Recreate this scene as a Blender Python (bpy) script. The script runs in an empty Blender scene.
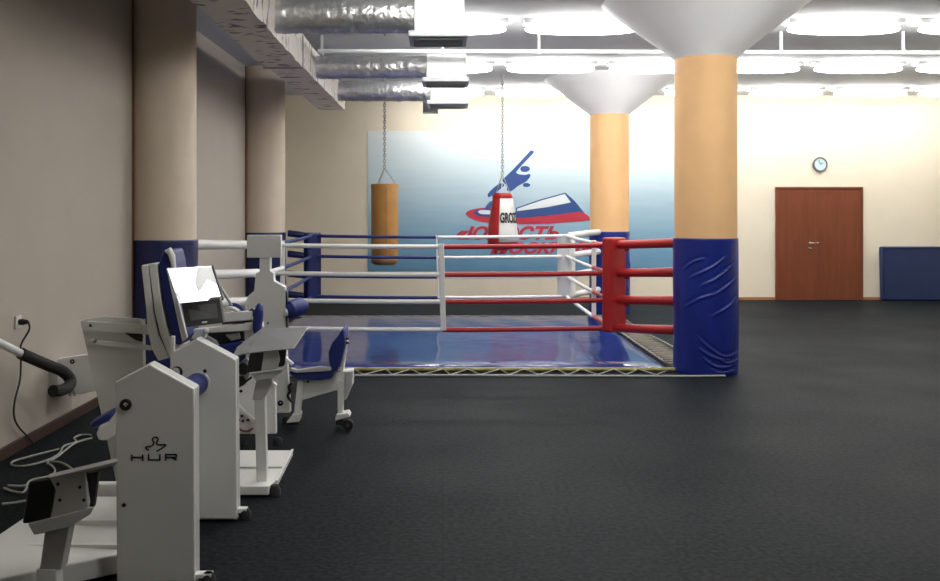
import bpy, bmesh, math, random
from mathutils import Vector, Matrix
random.seed(7)
R = math.radians
scene = bpy.context.scene
COL = scene.collection
F = 940.0; VX, VY = 443.0, 211.0; EYE = 1.5

def at(px, py, d):            # photograph pixel + real distance -> metres
    return Vector(((px-VX)/F*d, d, EYE-(py-VY)/F*d))
def X(px, d): return (px-VX)/F*d
def Z(py, d): return EYE-(py-VY)/F*d

# ------------------------------------------------------------------ materials
def mat(name, col, rough=0.5, metal=0.0, bump=0.0, bscale=60.0, var=0.0, vscale=4.0, coat=0.0, spec=0.5):
    m = bpy.data.materials.new(name); m.use_nodes = True
    nt = m.node_tree; b = nt.nodes['Principled BSDF']
    b.inputs['Base Color'].default_value = (*col, 1)
    b.inputs['Roughness'].default_value = rough
    b.inputs['Metallic'].default_value = metal
    b.inputs['Coat Weight'].default_value = coat
    b.inputs['Specular IOR Level'].default_value = spec
    tc = nt.nodes.new('ShaderNodeTexCoord')
    if var > 0:
        n = nt.nodes.new('ShaderNodeTexNoise'); n.inputs['Scale'].default_value = vscale; n.inputs['Detail'].default_value = 5
        nt.links.new(tc.outputs['Object'], n.inputs['Vector'])
        r = nt.nodes.new('ShaderNodeValToRGB')
        r.color_ramp.elements[0].position = .3; r.color_ramp.elements[1].position = .7
        r.color_ramp.elements[0].color = (*[c*(1-var) for c in col], 1)
        r.color_ramp.elements[1].color = (*[min(1, c*(1+var)) for c in col], 1)
        nt.links.new(n.outputs['Fac'], r.inputs['Fac']); nt.links.new(r.outputs['Color'], b.inputs['Base Color'])
    if bump > 0:
        n = nt.nodes.new('ShaderNodeTexNoise'); n.inputs['Scale'].default_value = bscale; n.inputs['Detail'].default_value = 4
        nt.links.new(tc.outputs['Object'], n.inputs['Vector'])
        bp = nt.nodes.new('ShaderNodeBump'); bp.inputs['Strength'].default_value = bump; bp.inputs['Distance'].default_value = .01
        nt.links.new(n.outputs['Fac'], bp.inputs['Height']); nt.links.new(bp.outputs['Normal'], b.inputs['Normal'])
    return m

def emit(name, col, strength):
    m = mat(name, col, .4)
    b = m.node_tree.nodes['Principled BSDF']
    b.inputs['Emission Color'].default_value = (*col, 1); b.inputs['Emission Strength'].default_value = strength
    return m

M = {}
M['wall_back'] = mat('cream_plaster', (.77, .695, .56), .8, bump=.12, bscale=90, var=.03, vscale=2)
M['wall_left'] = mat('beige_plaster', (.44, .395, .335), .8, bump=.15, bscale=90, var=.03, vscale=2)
M['ceiling'] = mat('grey_painted_ceiling', (.66, .68, .69), .85, bump=.1, bscale=40, var=.03)
M['capital'] = mat('white_plaster', (.88, .88, .89), .75, bump=.05, bscale=60)
M['col_or'] = mat('orange_plaster', (.82, .50, .24), .75, bump=.08, bscale=80, var=.05, vscale=3)
M['col_be'] = mat('tan_plaster', (.66, .56, .44), .75, bump=.08, bscale=80, var=.04, vscale=3)
M['basebd'] = mat('brown_baseboard', (.045, .018, .012), .5, var=.2, vscale=10)
M['basebd2'] = mat('orange_brown_baseboard', (.36, .16, .07), .5)
M['trimline'] = mat('brown_corner_strip', (.26, .12, .05), .6)
M['door'] = mat('mahogany_veneer', (.25, .075, .03), .35)
M['chrome'] = mat('chrome', (.8, .8, .8), .2, 1)
M['steel'] = mat('galvanised_steel', (.40, .40, .39), .45, .7)
M['zinc'] = mat('zinc_grey_sheet', (.42, .43, .44), .5, .4)
M['pipe'] = mat('white_pipe_paint', (.78, .80, .80), .5)
M['white'] = mat('white_powder_coat', (.82, .82, .79), .38, bump=.03, bscale=200)
M['whitesh'] = mat('grey_coated_metal', (.55, .55, .53), .42, bump=.03, bscale=200)
M['edge'] = mat('white_edge_trim', (.86, .86, .84), .35)
M['black'] = mat('black_plastic', (.012, .012, .014), .4)
M['rubber'] = mat('black_rubber', (.016, .016, .017), .75, bump=.2, bscale=80)
M['foam'] = mat('black_foam_grip', (.02, .02, .02), .85, bump=.3, bscale=150)
M['screen'] = mat('grey_screen_glass', (.17, .175, .18), .3)
M['bezel'] = mat('dark_grey_bezel', (.09, .092, .095), .35)
M['bluepad'] = mat('blue_upholstery', (.009, .022, .165), .5, bump=.1, bscale=60)
M['vinyl'] = mat('royal_blue_vinyl', (.010, .022, .21), .33, var=.12, vscale=3)
M['vinyld'] = mat('navy_vinyl', (.008, .016, .095), .35, var=.12, vscale=3)
M['redv'] = mat('red_vinyl', (.42, .018, .02), .38, bump=.05)
M['whitev'] = mat('white_vinyl', (.74, .74, .72), .4, bump=.05)
M['rope_b'] = mat('blue_rope_cover', (.012, .025, .16), .45)
M['rope_w'] = mat('white_rope_cover', (.85, .85, .83), .45)
M['rope_r'] = mat('red_rope_cover', (.45, .018, .022), .4)
M['yellow'] = mat('yellow_hem', (.32, .28, .10), .6, var=.35, vscale=9)
M['cord'] = mat('white_cord', (.38, .38, .35), .7)
M['lace'] = mat('tan_webbing', (.17, .15, .12), .8, var=.3, vscale=12)
M['leather'] = mat('ochre_leather', (.42, .20, .045), .5, bump=.15, bscale=30, var=.15, vscale=5)
M['leatherd'] = mat('dark_leather_seam', (.16, .09, .035), .6)
M['gold'] = mat('yellow_tape', (.8, .42, .03), .5)
M['mat_wall'] = mat('navy_mat_cover', (.010, .024, .085), .5, bump=.1, bscale=20, var=.1)
M['clock'] = mat('clock_face', (.55, .68, .74), .3)
M['clockrim'] = mat('grey_clock_rim', (.12, .13, .14), .3)
M['ink'] = mat('black_print', (.01, .01, .012), .5)
M['sheet'] = mat('glossy_laminate', (.92, .93, .95), .16, coat=1.0, bump=.12, bscale=6)
M['sheet'].node_tree.nodes['Principled BSDF'].inputs['IOR'].default_value = 1.7
M['photo'] = mat('printed_grey_picture', (.35, .36, .38), .1, coat=.6)
M['silver'] = mat('silver_sheet_metal', (.40, .40, .40), .38, .35)
M['diff'] = emit('lit_diffuser', (1.0, .985, .955), 17.0)
M['redline'] = mat('dark_red_hose', (.2, .03, .03), .5)
M['plug'] = mat('white_socket', (.62, .60, .56), .5)
M['m_blue'] = mat('mural_blue_print', (.025, .075, .26), .6)
M['m_red'] = mat('mural_red_print', (.50, .03, .06), .6)
M['m_white'] = mat('mural_white_print', (.72, .78, .82), .6)

# mural: sky and water print, paled upwards to paint in the lamps' overexposure
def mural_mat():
    m = mat('mural_print_lamp_wash', (.4, .6, .8), .55); nt = m.node_tree; b = nt.nodes['Principled BSDF']
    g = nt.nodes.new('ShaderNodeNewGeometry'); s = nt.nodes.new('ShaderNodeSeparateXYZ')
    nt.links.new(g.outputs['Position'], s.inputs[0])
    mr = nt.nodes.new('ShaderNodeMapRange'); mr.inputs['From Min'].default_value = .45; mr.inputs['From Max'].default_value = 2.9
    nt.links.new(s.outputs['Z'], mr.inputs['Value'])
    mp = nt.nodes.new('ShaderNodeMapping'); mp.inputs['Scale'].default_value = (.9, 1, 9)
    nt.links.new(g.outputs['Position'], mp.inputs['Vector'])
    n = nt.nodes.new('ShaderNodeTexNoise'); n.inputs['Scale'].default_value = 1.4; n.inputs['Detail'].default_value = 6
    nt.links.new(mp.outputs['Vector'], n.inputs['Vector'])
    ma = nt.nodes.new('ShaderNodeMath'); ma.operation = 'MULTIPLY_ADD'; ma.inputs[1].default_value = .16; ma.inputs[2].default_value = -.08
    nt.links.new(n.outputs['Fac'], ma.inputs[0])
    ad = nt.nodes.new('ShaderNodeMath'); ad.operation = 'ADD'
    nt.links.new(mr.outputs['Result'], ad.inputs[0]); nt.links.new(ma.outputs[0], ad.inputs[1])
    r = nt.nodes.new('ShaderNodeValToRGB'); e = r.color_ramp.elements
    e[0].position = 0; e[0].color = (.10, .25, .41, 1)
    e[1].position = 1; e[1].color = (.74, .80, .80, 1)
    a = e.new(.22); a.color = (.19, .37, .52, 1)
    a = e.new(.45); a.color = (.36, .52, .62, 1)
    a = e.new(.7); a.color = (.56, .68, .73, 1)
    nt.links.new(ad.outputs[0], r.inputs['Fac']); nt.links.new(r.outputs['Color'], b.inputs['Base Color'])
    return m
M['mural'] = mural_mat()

def floor_mat():
    m = mat('dark_rubber_floor', (.03, .033, .035), .42); nt = m.node_tree; b = nt.nodes['Principled BSDF']
    tc = nt.nodes.new('ShaderNodeTexCoord')
    n = nt.nodes.new('ShaderNodeTexNoise'); n.inputs['Scale'].default_value = 38; n.inputs['Detail'].default_value = 8
    nt.links.new(tc.outputs['Object'], n.inputs['Vector'])
    n2 = nt.nodes.new('ShaderNodeTexNoise'); n2.inputs['Scale'].default_value = .8; n2.inputs['Detail'].default_value = 5
    nt.links.new(tc.outputs['Object'], n2.inputs['Vector'])
    r = nt.nodes.new('ShaderNodeValToRGB'); e = r.color_ramp.elements
    e[0].position = .35; e[0].color = (.006, .0082, .0100, 1); e[1].position = .72; e[1].color = (.022, .0270, .031, 1)
    nt.links.new(n.outputs['Fac'], r.inputs['Fac'])
    br = nt.nodes.new('ShaderNodeTexBrick'); br.offset = 0; br.inputs['Scale'].default_value = 1
    br.inputs['Brick Width'].default_value = 1.0; br.inputs['Row Height'].default_value = 1.0
    br.inputs['Mortar Size'].default_value = .004
    br.inputs['Color1'].default_value = (1, 1, 1, 1); br.inputs['Color2'].default_value = (.9, .9, .9, 1); br.inputs['Mortar'].default_value = (.7, .7, .7, 1)
    nt.links.new(tc.outputs['Object'], br.inputs['Vector'])
    mx = nt.nodes.new('ShaderNodeMix'); mx.data_type = 'RGBA'; mx.blend_type = 'MULTIPLY'; mx.inputs[0].default_value = 1
    nt.links.new(r.outputs['Color'], mx.inputs[6]); nt.links.new(br.outputs['Color'], mx.inputs[7])
    nt.links.new(mx.outputs[2], b.inputs['Base Color'])
    mr = nt.nodes.new('ShaderNodeMapRange'); mr.inputs['To Min'].default_value = .45; mr.inputs['To Max'].default_value = .7
    nt.links.new(n2.outputs['Fac'], mr.inputs['Value']); nt.links.new(mr.outputs['Result'], b.inputs['Roughness'])
    bp = nt.nodes.new('ShaderNodeBump'); bp.inputs['Strength'].default_value = .35; bp.inputs['Distance'].default_value = .004
    nt.links.new(n.outputs['Fac'], bp.inputs['Height']); nt.links.new(bp.outputs['Normal'], b.inputs['Normal'])
    b.inputs['Specular IOR Level'].default_value = .04
    return m
M['floor'] = floor_mat()

def tarp_mat():
    m = mat('blue_tarpaulin', (.03, .06, .30), .10); nt = m.node_tree; b = nt.nodes['Principled BSDF']
    tc = nt.nodes.new('ShaderNodeTexCoord')
    n = nt.nodes.new('ShaderNodeTexNoise'); n.inputs['Scale'].default_value = 1.3; n.inputs['Detail'].default_value = 4
    nt.links.new(tc.outputs['Object'], n.inputs['Vector'])
    r = nt.nodes.new('ShaderNodeValToRGB'); e = r.color_ramp.elements
    e[0].position = .35; e[0].color = (.010, .028, .16, 1); e[1].position = .7; e[1].color = (.028, .045, .19, 1)
    nt.links.new(n.outputs['Fac'], r.inputs['Fac']); nt.links.new(r.outputs['Color'], b.inputs['Base Color'])
    mp = nt.nodes.new('ShaderNodeMapping'); mp.inputs['Scale'].default_value = (1.2, 4, 1)
    nt.links.new(tc.outputs['Object'], mp.inputs['Vector'])
    n3 = nt.nodes.new('ShaderNodeTexNoise'); n3.inputs['Scale'].default_value = 2.2; n3.inputs['Detail'].default_value = 3
    nt.links.new(mp.outputs['Vector'], n3.inputs['Vector'])
    bp = nt.nodes.new('ShaderNodeBump'); bp.inputs['Strength'].default_value = .16; bp.inputs['Distance'].default_value = .02
    nt.links.new(n3.outputs['Fac'], bp.inputs['Height']); nt.links.new(bp.outputs['Normal'], b.inputs['Normal'])
    return m
M['tarp'] = tarp_mat()

def foil_mat(name, patches):
    m = mat(name, (.74, .74, .74), .34, .85); nt = m.node_tree; b = nt.nodes['Principled BSDF']
    tc = nt.nodes.new('ShaderNodeTexCoord')
    v = nt.nodes.new('ShaderNodeTexVoronoi'); v.inputs['Scale'].default_value = 16; v.feature = 'SMOOTH_F1'
    n = nt.nodes.new('ShaderNodeTexNoise'); n.inputs['Scale'].default_value = 11; n.inputs['Detail'].default_value = 6; n.inputs['Distortion'].default_value = 1.2
    nt.links.new(tc.outputs['Object'], v.inputs['Vector']); nt.links.new(tc.outputs['Object'], n.inputs['Vector'])
    ad = nt.nodes.new('ShaderNodeMath'); ad.operation = 'ADD'
    nt.links.new(v.outputs['Distance'], ad.inputs[0]); nt.links.new(n.outputs['Fac'], ad.inputs[1])
    bp = nt.nodes.new('ShaderNodeBump'); bp.inputs['Strength'].default_value = .42; bp.inputs['Distance'].default_value = .03
    nt.links.new(ad.outputs[0], bp.inputs['Height']); nt.links.new(bp.outputs['Normal'], b.inputs['Normal'])
    if patches:
        mp = nt.nodes.new('ShaderNodeMapping'); mp.inputs['Scale'].default_value = (1.2, 2.6, 1.2)
        nt.links.new(tc.outputs['Object'], mp.inputs['Vector'])
        n2 = nt.nodes.new('ShaderNodeTexNoise'); n2.inputs['Scale'].default_value = 4.5; n2.inputs['Detail'].default_value = 5
        nt.links.new(mp.outputs['Vector'], n2.inputs['Vector'])
        r = nt.nodes.new('ShaderNodeValToRGB'); e = r.color_ramp.elements
        e[0].position = .36; e[0].color = (.09, .09, .14, 1); e[1].position = .42; e[1].color = (.74, .69, .63, 1)
        nt.links.new(n2.outputs['Fac'], r.inputs['Fac']); nt.links.new(r.outputs['Color'], b.inputs['Base Color'])
        b.inputs['Metallic'].default_value = .1; b.inputs['Roughness'].default_value = .5
        bp.inputs['Strength'].default_value = .22
    return m
M['foil'] = foil_mat('crinkled_foil', False)
M['foilw'] = foil_mat('wrapped_foil_tape', True)
def wood_door():
    nt = M['door'].node_tree; b = nt.nodes['Principled BSDF']
    tc = nt.nodes.new('ShaderNodeTexCoord'); mp = nt.nodes.new('ShaderNodeMapping'); mp.inputs['Scale'].default_value = (9, 9, .8)
    nt.links.new(tc.outputs['Object'], mp.inputs['Vector'])
    n = nt.nodes.new('ShaderNodeTexNoise'); n.inputs['Scale'].default_value = 2.5; n.inputs['Detail'].default_value = 6
    nt.links.new(mp.outputs['Vector'], n.inputs['Vector'])
    r = nt.nodes.new('ShaderNodeValToRGB'); e = r.color_ramp.elements
    e[0].position = .3; e[0].color = (.155, .042, .018, 1); e[1].position = .7; e[1].color = (.20, .058, .025, 1)
    nt.links.new(n.outputs['Fac'], r.inputs['Fac']); nt.links.new(r.outputs['Color'], b.inputs['Base Color'])
wood_door()

# ------------------------------------------------------------------ mesh builder
class MB:
    def __init__(s): s.bm = bmesh.new(); s.smooth = False
    def box(s, x0, x1, y0, y1, z0, z1):
        bm = s.bm
        v = [bm.verts.new((x, y, z)) for x in (x0, x1) for y in (y0, y1) for z in (z0, z1)]
        for f in ((0,1,3,2),(4,6,7,5),(0,4,5,1),(2,3,7,6),(0,2,6,4),(1,5,7,3)): bm.faces.new([v[i] for i in f])
        return s
    def hull(s, a, b):        # two matching loops of 3-D points, joined into a solid
        bm = s.bm; va = [bm.verts.new(p) for p in a]; vb = [bm.verts.new(p) for p in b]; n = len(a)
        bm.faces.new(va); bm.faces.new(vb[::-1])
        for i in range(n): bm.faces.new((va[i], vb[i], vb[(i+1)%n], va[(i+1)%n]))
        return s
    def pix(s, pts, d, t):    # outline seen at distance d, real thickness t away from the viewer
        a = [at(x, y, d) for x, y in pts]
        return s.hull(a, [p+Vector((0, t, 0)) for p in a])
    def tube(s, pts, r, n=12, caps=True, closed=False):
        bm = s.bm; pts = [Vector(p) for p in pts]; m = len(pts)
        rs = r if isinstance(r, (list, tuple)) else [r]*m
        rings = []; up = None
        for i in range(m):
            if closed: t = (pts[(i+1)%m]-pts[i-1]).normalized()
            else: t = (pts[min(i+1, m-1)]-pts[max(i-1, 0)]).normalized()
            if up is None:
                up = Vector((0,0,1)) if abs(t.z) < .9 else Vector((1,0,0))
            up = (up - t*up.dot(t)).normalized(); sd = t.cross(up)
            rings.append([bm.verts.new(pts[i]+(up*math.cos(2*math.pi*k/n)+sd*math.sin(2*math.pi*k/n))*rs[i]) for k in range(n)])
        for i in range(m if closed else m-1):
            a, b = rings[i], rings[(i+1)%m]
            for k in range(n): bm.faces.new((a[k], a[(k+1)%n], b[(k+1)%n], b[k]))
        if caps and not closed: bm.faces.new(rings[0][::-1]); bm.faces.new(rings[-1])
        s.smooth = True; return s
    def lathe(s, prof, o, axis='z', n=40, closed=True, fn=None):
        bm = s.bm; rings = []
        for (r, h) in prof:
            ring = []
            for k in range(n):
                a = 2*math.pi*k/n; rr = r*(fn(a, h) if fn else 1)
                c, q = rr*math.cos(a), rr*math.sin(a)
                p = {'z': (c, q, h), 'y': (c, h, q), 'x': (h, c, q)}[axis]
                ring.append(bm.verts.new(Vector(p)+Vector(o)))
            rings.append(ring)
        for i in range(len(rings)-1):
            a, b = rings[i], rings[i+1]
            for k in range(n): bm.faces.new((a[k], a[(k+1)%n], b[(k+1)%n], b[k]))
        if closed: bm.faces.new(rings[0][::-1]); bm.faces.new(rings[-1])
        s.smooth = True; return s
    def ball(s, o, rx, ry, rz, n=20, m=12, mtx=None, p=1.0):
        bm = s.bm; rings = []
        def sg(v): return math.copysign(abs(v)**p, v)
        def P(a, b):
            v = Vector((rx*sg(math.cos(a))*sg(math.cos(b)), ry*sg(math.sin(a))*sg(math.cos(b)), rz*sg(math.sin(b))))
            if mtx: v = mtx @ v
            return v+Vector(o)
        bot = bm.verts.new(P(0, -math.pi/2)); top = bm.verts.new(P(0, math.pi/2))
        for i in range(1, m):
            b = -math.pi/2+math.pi*i/m
            rings.append([bm.verts.new(P(2*math.pi*k/n, b)) for k in range(n)])
        for k in range(n):
            bm.faces.new((bot, rings[0][(k+1)%n], rings[0][k])); bm.faces.new((top, rings[-1][k], rings[-1][(k+1)%n]))
        for i in range(len(rings)-1):
            for k in range(n): bm.faces.new((rings[i][k], rings[i][(k+1)%n], rings[i+1][(k+1)%n], rings[i+1][k]))
        s.smooth = True; return s
    def build(s, name, m, parent=None, bevel=0, seg=2, smooth=None, label=None):
        bm = s.bm
        bmesh.ops.recalc_face_normals(bm, faces=bm.faces[:])
        me = bpy.data.meshes.new(name); bm.to_mesh(me); bm.free()
        o = bpy.data.objects.new(name, me); COL.objects.link(o)
        me.materials.append(m)
        sm = s.smooth if smooth is None else smooth
        if sm:
            for p in me.polygons: p.use_smooth = True
            me.set_sharp_from_angle(angle=R(42))
        if bevel:
            b = o.modifiers.new('bevel', 'BEVEL'); b.width = bevel; b.segments = seg; b.limit_method = 'ANGLE'; b.angle_limit = R(40)
        if parent:
            me.transform(Matrix.Translation(-wloc(parent))); o.parent = parent
        if label: o['label'] = label
        return o
def wloc(o):
    v = Vector(o.location)
    while o.parent: o = o.parent; v = v+Vector(o.location)
    return v

def tag(o, label, cat, group=None, kind=None):
    o['label'] = label; o['category'] = cat
    if group: o['group'] = group
    if kind: o['kind'] = kind
    return o
def thing(name, loc, label, cat, group=None):
    o = bpy.data.objects.new(name, None); COL.objects.link(o); o.location = loc; o.empty_display_size = .1
    return tag(o, label, cat, group)
def struct(o): o['kind'] = 'structure'; return o
def copy_tree(o, delta, label):
    c = o.copy(); COL.objects.link(c); c.location = Vector(o.location)+Vector(delta); c['label'] = label
    for ch in [x for x in bpy.data.objects if x.parent == o]:
        d = ch.copy(); COL.objects.link(d); d.parent = c
    return c

def curve_pts(pts, sub=6):     # Catmull-Rom
    P = [Vector(p) for p in pts]; out = []
    for i in range(len(P)-1):
        p0, p1, p2, p3 = P[max(i-1,0)], P[i], P[i+1], P[min(i+2, len(P)-1)]
        for k in range(sub):
            t = k/sub
            out.append(.5*((2*p1)+(p2-p0)*t+(2*p0-5*p1+4*p2-p3)*t*t+(3*p1-p0-3*p2+p3)*t**3))
    out.append(P[-1]); return out

def text_mesh(txt, name, m, parent, x0, x1, z0, z1, y, shear=0, thick=.002, bold=0):
    cu = bpy.data.curves.new(name, 'FONT'); cu.body = txt; cu.size = 1; cu.shear = shear; cu.extrude = .01; cu.offset = bold
    tmp = bpy.data.objects.new('tmp', cu); COL.objects.link(tmp)
    bpy.context.view_layer.update()
    dg = bpy.context.evaluated_depsgraph_get()
    me = bpy.data.meshes.new_from_object(tmp.evaluated_get(dg)); bpy.data.objects.remove(tmp)
    xs = [v.co.x for v in me.vertices]; ys = [v.co.y for v in me.vertices]
    ax, bx, ay, by = min(xs), max(xs), min(ys), max(ys)
    for v in me.vertices:
        c = v.co.copy()
        v.co = (x0+(c.x-ax)/(bx-ax)*(x1-x0), y-thick*(1 if c.z > 0 else 0), z0+(c.y-ay)/(by-ay)*(z1-z0))
    me.materials.clear(); me.materials.append(m); me.name = name
    o = bpy.data.objects.new(name, me); COL.objects.link(o)
    me.transform(Matrix.Translation(-wloc(parent))); o.parent = parent
    return o

# ================================================================== ROOM
CEIL = 3.45; WL = -2.66; WB = 15.84; WR = 9.4; WF = -2.5
struct(MB().box(WL, WR, WF, WB, -.1, 0).build('floor', M['floor']))
struct(MB().box(WL, WR, WF, WB, CEIL, CEIL+.1).build('ceiling', M['ceiling']))
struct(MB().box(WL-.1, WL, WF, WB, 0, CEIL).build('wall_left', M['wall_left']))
struct(MB().box(WL-.1, WR+.1, WB, WB+.1, 0, CEIL).build('wall_back', M['wall_back']))
struct(MB().box(WR, WR+.1, WF, WB, 0, CEIL).build('wall_right', M['wall_back']))
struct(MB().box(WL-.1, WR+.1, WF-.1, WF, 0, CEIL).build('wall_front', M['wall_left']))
DX0, DX1, DZ = X(775, WB), X(862, WB), Z(187, WB)
struct(MB().box(WL, WL+.018, WF, 8.03, 0, .075).box(WL, WL+.018, 8.52, 12.62, 0, .075).box(WL, WL+.018, 13.1, WB, 0, .075).build('baseboard_left', M['basebd'], bevel=.004))
struct(MB().box(WL+.018, DX0, WB-.018, WB, 0, .05).box(DX1, WR, WB-.018, WB, 0, .05).build('baseboard_back', M['basebd2'], bevel=.004))
# thin strips where wall and half-round columns meet
struct(MB().box(WL, WL+.008, 8.035, 8.065, .0, CEIL).build('trim_1', M['trimline']))
struct(MB().box(WL, WL+.008, 12.635, 12.67, .0, CEIL).build('trim_2', M['trimline']))

# door
dr = struct(MB().box(DX0, DX0+.035, WB-.05, WB, 0, DZ).box(DX1-.035, DX1, WB-.05, WB, 0, DZ).box(DX0+.035, DX1-.035, WB-.05, WB, DZ-.035, DZ).build('door_1', M['door'], bevel=.003))
mid = (DX0+DX1)/2
leaf = MB().box(DX0+.038, mid-.0005, WB-.04, WB-.003, .006, DZ-.038).build('door_leaf', M['door'], dr)
MB().box(mid+.0005, DX1-.038, WB-.04, WB-.003, .006, DZ-.038).build('door_leaf', M['door'], dr)
hx, hz = X(809, WB), Z(243, WB)
MB().lathe([(.026, 0), (.026, -.01)], (hx, WB-.04, hz), 'y', 20).tube([(hx, WB-.05, hz), (hx, WB-.085, hz)], .01).tube([(hx-.005, WB-.085, hz), (hx+.12, WB-.085, hz)], .011).build('door_handle', M['chrome'], leaf)
MB().lathe([(.022, 0), (.022, -.01), (.012, -.014)], (hx, WB-.04, hz-.09), 'y', 20).build('keyhole_plate', M['chrome'], leaf)

# clock
c = at(819.5, 164.5, WB); ck = thing('wall_clock', (c.x, WB, c.z), 'small round wall clock with grey rim hanging above the brown door', 'clock')
MB().lathe([(.12, 0), (.125, -.03), (.115, -.045), (.10, -.045), (.098, -.03)], (c.x, WB, c.z), 'y', 40).build('rim', M['clockrim'], ck)
MB().lathe([(.0985, -.032), (.0985, -.034)], (c.x, WB, c.z), 'y', 40).build('clock_face', M['clock'], ck, label='pale blue clock face')
h = MB()
for a, l, w in ((R(60), .055, .006), (R(-20), .078, .004)):
    d = Vector((math.sin(a), 0, math.cos(a))); s_ = Vector((math.cos(a), 0, -math.sin(a)))*w
    o = Vector((c.x, WB-.036, c.z)); q = Vector((0, -.002, 0))
    h.hull([o-s_, o+s_, o+d*l+s_*.5, o+d*l-s_*.5], [p+q for p in (o-s_, o+s_, o+d*l+s_*.5, o+d*l-s_*.5)])
h.build('clock_hands', M['ink'], ck)

# wall mat
wm = thing('gym_mat', (X(882, 15.7), 15.7, 0), 'dark blue gym mat standing against back wall right of the door', 'mat')
x0 = X(882, 15.68)
a = [(x0, 15.66, 0), (x0+1.95, 15.66, 0), (x0+1.95, 15.70, .905), (x0, 15.70, .905)]
b = [(p[0], p[1]+.11, p[2]) for p in a]
MB().hull([Vector(p) for p in a], [Vector(p) for p in b]).build('mat_body', M['mat_wall'], wm, bevel=.03, seg=3)
MB().tube([(x0+.02, 15.655, .03), (x0+.02, 15.695, .885), (x0+1.93, 15.695, .885)], .008, 6).build('piping', M['vinyld'], wm)

# ================================================================== COLUMNS
CN = (2.455, 8.79); CF = (2.46, 13.9); LN = (-2.465, 8.28); LF = (-2.45, 12.87)
def column(name_lbl, c, z1, m, cap, kindlbl):
    t = thing('column', (c[0], c[1], 0), name_lbl, 'column')
    MB().lathe([(.285, 0), (.285, z1)], (c[0], c[1], 0), n=64).build('shaft', m, t)
    if cap:
        MB().lathe([(.288, z1-.002), (.30, z1+.02), (.92, CEIL-.03), (.96, CEIL-.002)], (c[0], c[1], 0), n=72).build('capital', M['capital'], t, label='white flared cone-shaped capital')
    return t
column('nearest round orange column, rising from blue padding to a wide white capital', CN, 2.92, M['col_or'], True, '')
column('round orange column standing behind the far right corner of the boxing ring', CF, 2.92, M['col_or'], True, '')
column('tan half-round column on left wall, the nearer one behind the blue backrest', LN, CEIL-.001, M['col_be'], False, '')
column('tan half-round column on left wall, the farther one by the ring corner', LF, CEIL-.001, M['col_be'], False, '')
CREASE = [[(455,415),(495,455),(540,480),(592,468)], [(460,452),(505,482),(560,492)], [(470,480),(520,512),(590,500)], [(490,515),(530,530),(575,522)], [(500,470),(545,500),(596,490)],
          [(470,262),(515,238),(572,190)], [(490,300),(540,268),(585,232)], [(425,215),(450,190),(480,178)], [(500,355),(545,330),(590,290)], [(430,330),(470,300),(520,285)], [(440,240),(500,205),(545,170)]]
def padding(c, h, label, seed, folds=True, m='vinyl', fine=False):
    nz = 150 if fine else 46
    bm = MB(); n = 300 if fine else 96; zs = [0, .015, .04]+[.04+(h-.06)*i/nz for i in range(1, nz+1)]+[h-.008, h]
    segs = []
    if fine:
        for cr in CREASE:
            q = []
            for (zx, zy) in cr:
                px, py = 540+zx/3.06, 200+zy/3.06
                q.append(Vector((math.asin(max(-.99, min(.99, (px-705.5)/31.5)))*.296, Z(py, c[1]-.27), 0)))
            q = curve_pts(q, 5); L = len(q)-1
            for i in range(L): segs.append((q[i], q[i+1], math.sin(math.pi*(i+.5)/L)))
    def crease(a, z):
        u = ((a-front+math.pi) % (2*math.pi)-math.pi)*.296
        if abs(u) > .46: return 0
        best = 0; p = Vector((u, z, 0))
        for (s0, s1, w) in segs:
            d = s1-s0; t = max(0, min(1, (p-s0).dot(d)/d.length_squared)); q = s0+d*t-p; dist = q.length
            if dist < .05:
                sgn = 1 if q.y < 0 else -1
                best = max(best, w*math.exp(-(dist/.011)**2), key=abs)
                if dist > .014: best = min(best, -w*.45*math.exp(-((dist-.026)/.012)**2)) if abs(best) < .2 and sgn > 0 else best
        return best*.0085
    front = -math.pi/2
    rnd = random.Random(seed)
    ws = [(rnd.uniform(0, 6.28), rnd.uniform(.1, h*.85), rnd.uniform(.25, .5), rnd.uniform(-.9, .9)) for _ in range(16)]
    front = -math.pi/2
    if folds:
        ws += [(front+.25, .22, .42, -.35), (front+.5, .14, .35, -.1), (front+.35, .36, .4, -.5), (front+.75, .25, .3, .5)]
    rings = []
    for z in zs:
        ring = []
        for k in range(n):
            a = 2*math.pi*k/n; r = .296
            if folds:
                for (wa, wz, L, sl) in ws:
                    da = (a-wa+math.pi) % (2*math.pi)-math.pi
                    curve = wz+sl*da*.5+da*da*.5
                    if abs(da) < L*1.6:
                        r += .016*math.exp(-((z-curve)/.012)**2)*math.exp(-(da/L)**2*1.5)
                r += .003*math.sin(a*3+z*5)+.002*math.sin(a*11+z*9)
            if fine: r += crease(a, z)+.0015*math.sin(a*3+z*5)+.001*math.sin(a*7-z*9)
            if z < .01 or z > h-.004: r -= .004
            ring.append(bm.bm.verts.new((c[0]+r*math.cos(a), c[1]+r*math.sin(a), z)))
        rings.append(ring)
    inner = [[bm.bm.verts.new((c[0]+.288*math.cos(2*math.pi*k/n), c[1]+.288*math.sin(2*math.pi*k/n), z)) for k in range(n)] for z in (0, h)]
    full = [inner[0]]+rings+[inner[1]]
    for i in range(len(full)-1):
        for k in range(n): bm.bm.faces.new((full[i][k], full[i][(k+1)%n], full[i+1][(k+1)%n], full[i+1][k]))
    for k in range(n): bm.bm.faces.new((full[-1][k], full[-1][(k+1)%n], full[0][(k+1)%n], full[0][k]))
    o = bm.build('column_padding', M[m], smooth=True)
    return tag(o, label, 'padding')
padding(CN, 1.25, 'glossy royal blue vinyl padding wrapped around the nearest orange column', 3, False, fine=True)
padding(CF, 1.20, 'blue padding around the orange column behind the ring corner', 5)
padding(LN, 1.25, 'navy padding around the nearer tan column on the left wall', 6, m='vinyld')
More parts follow.
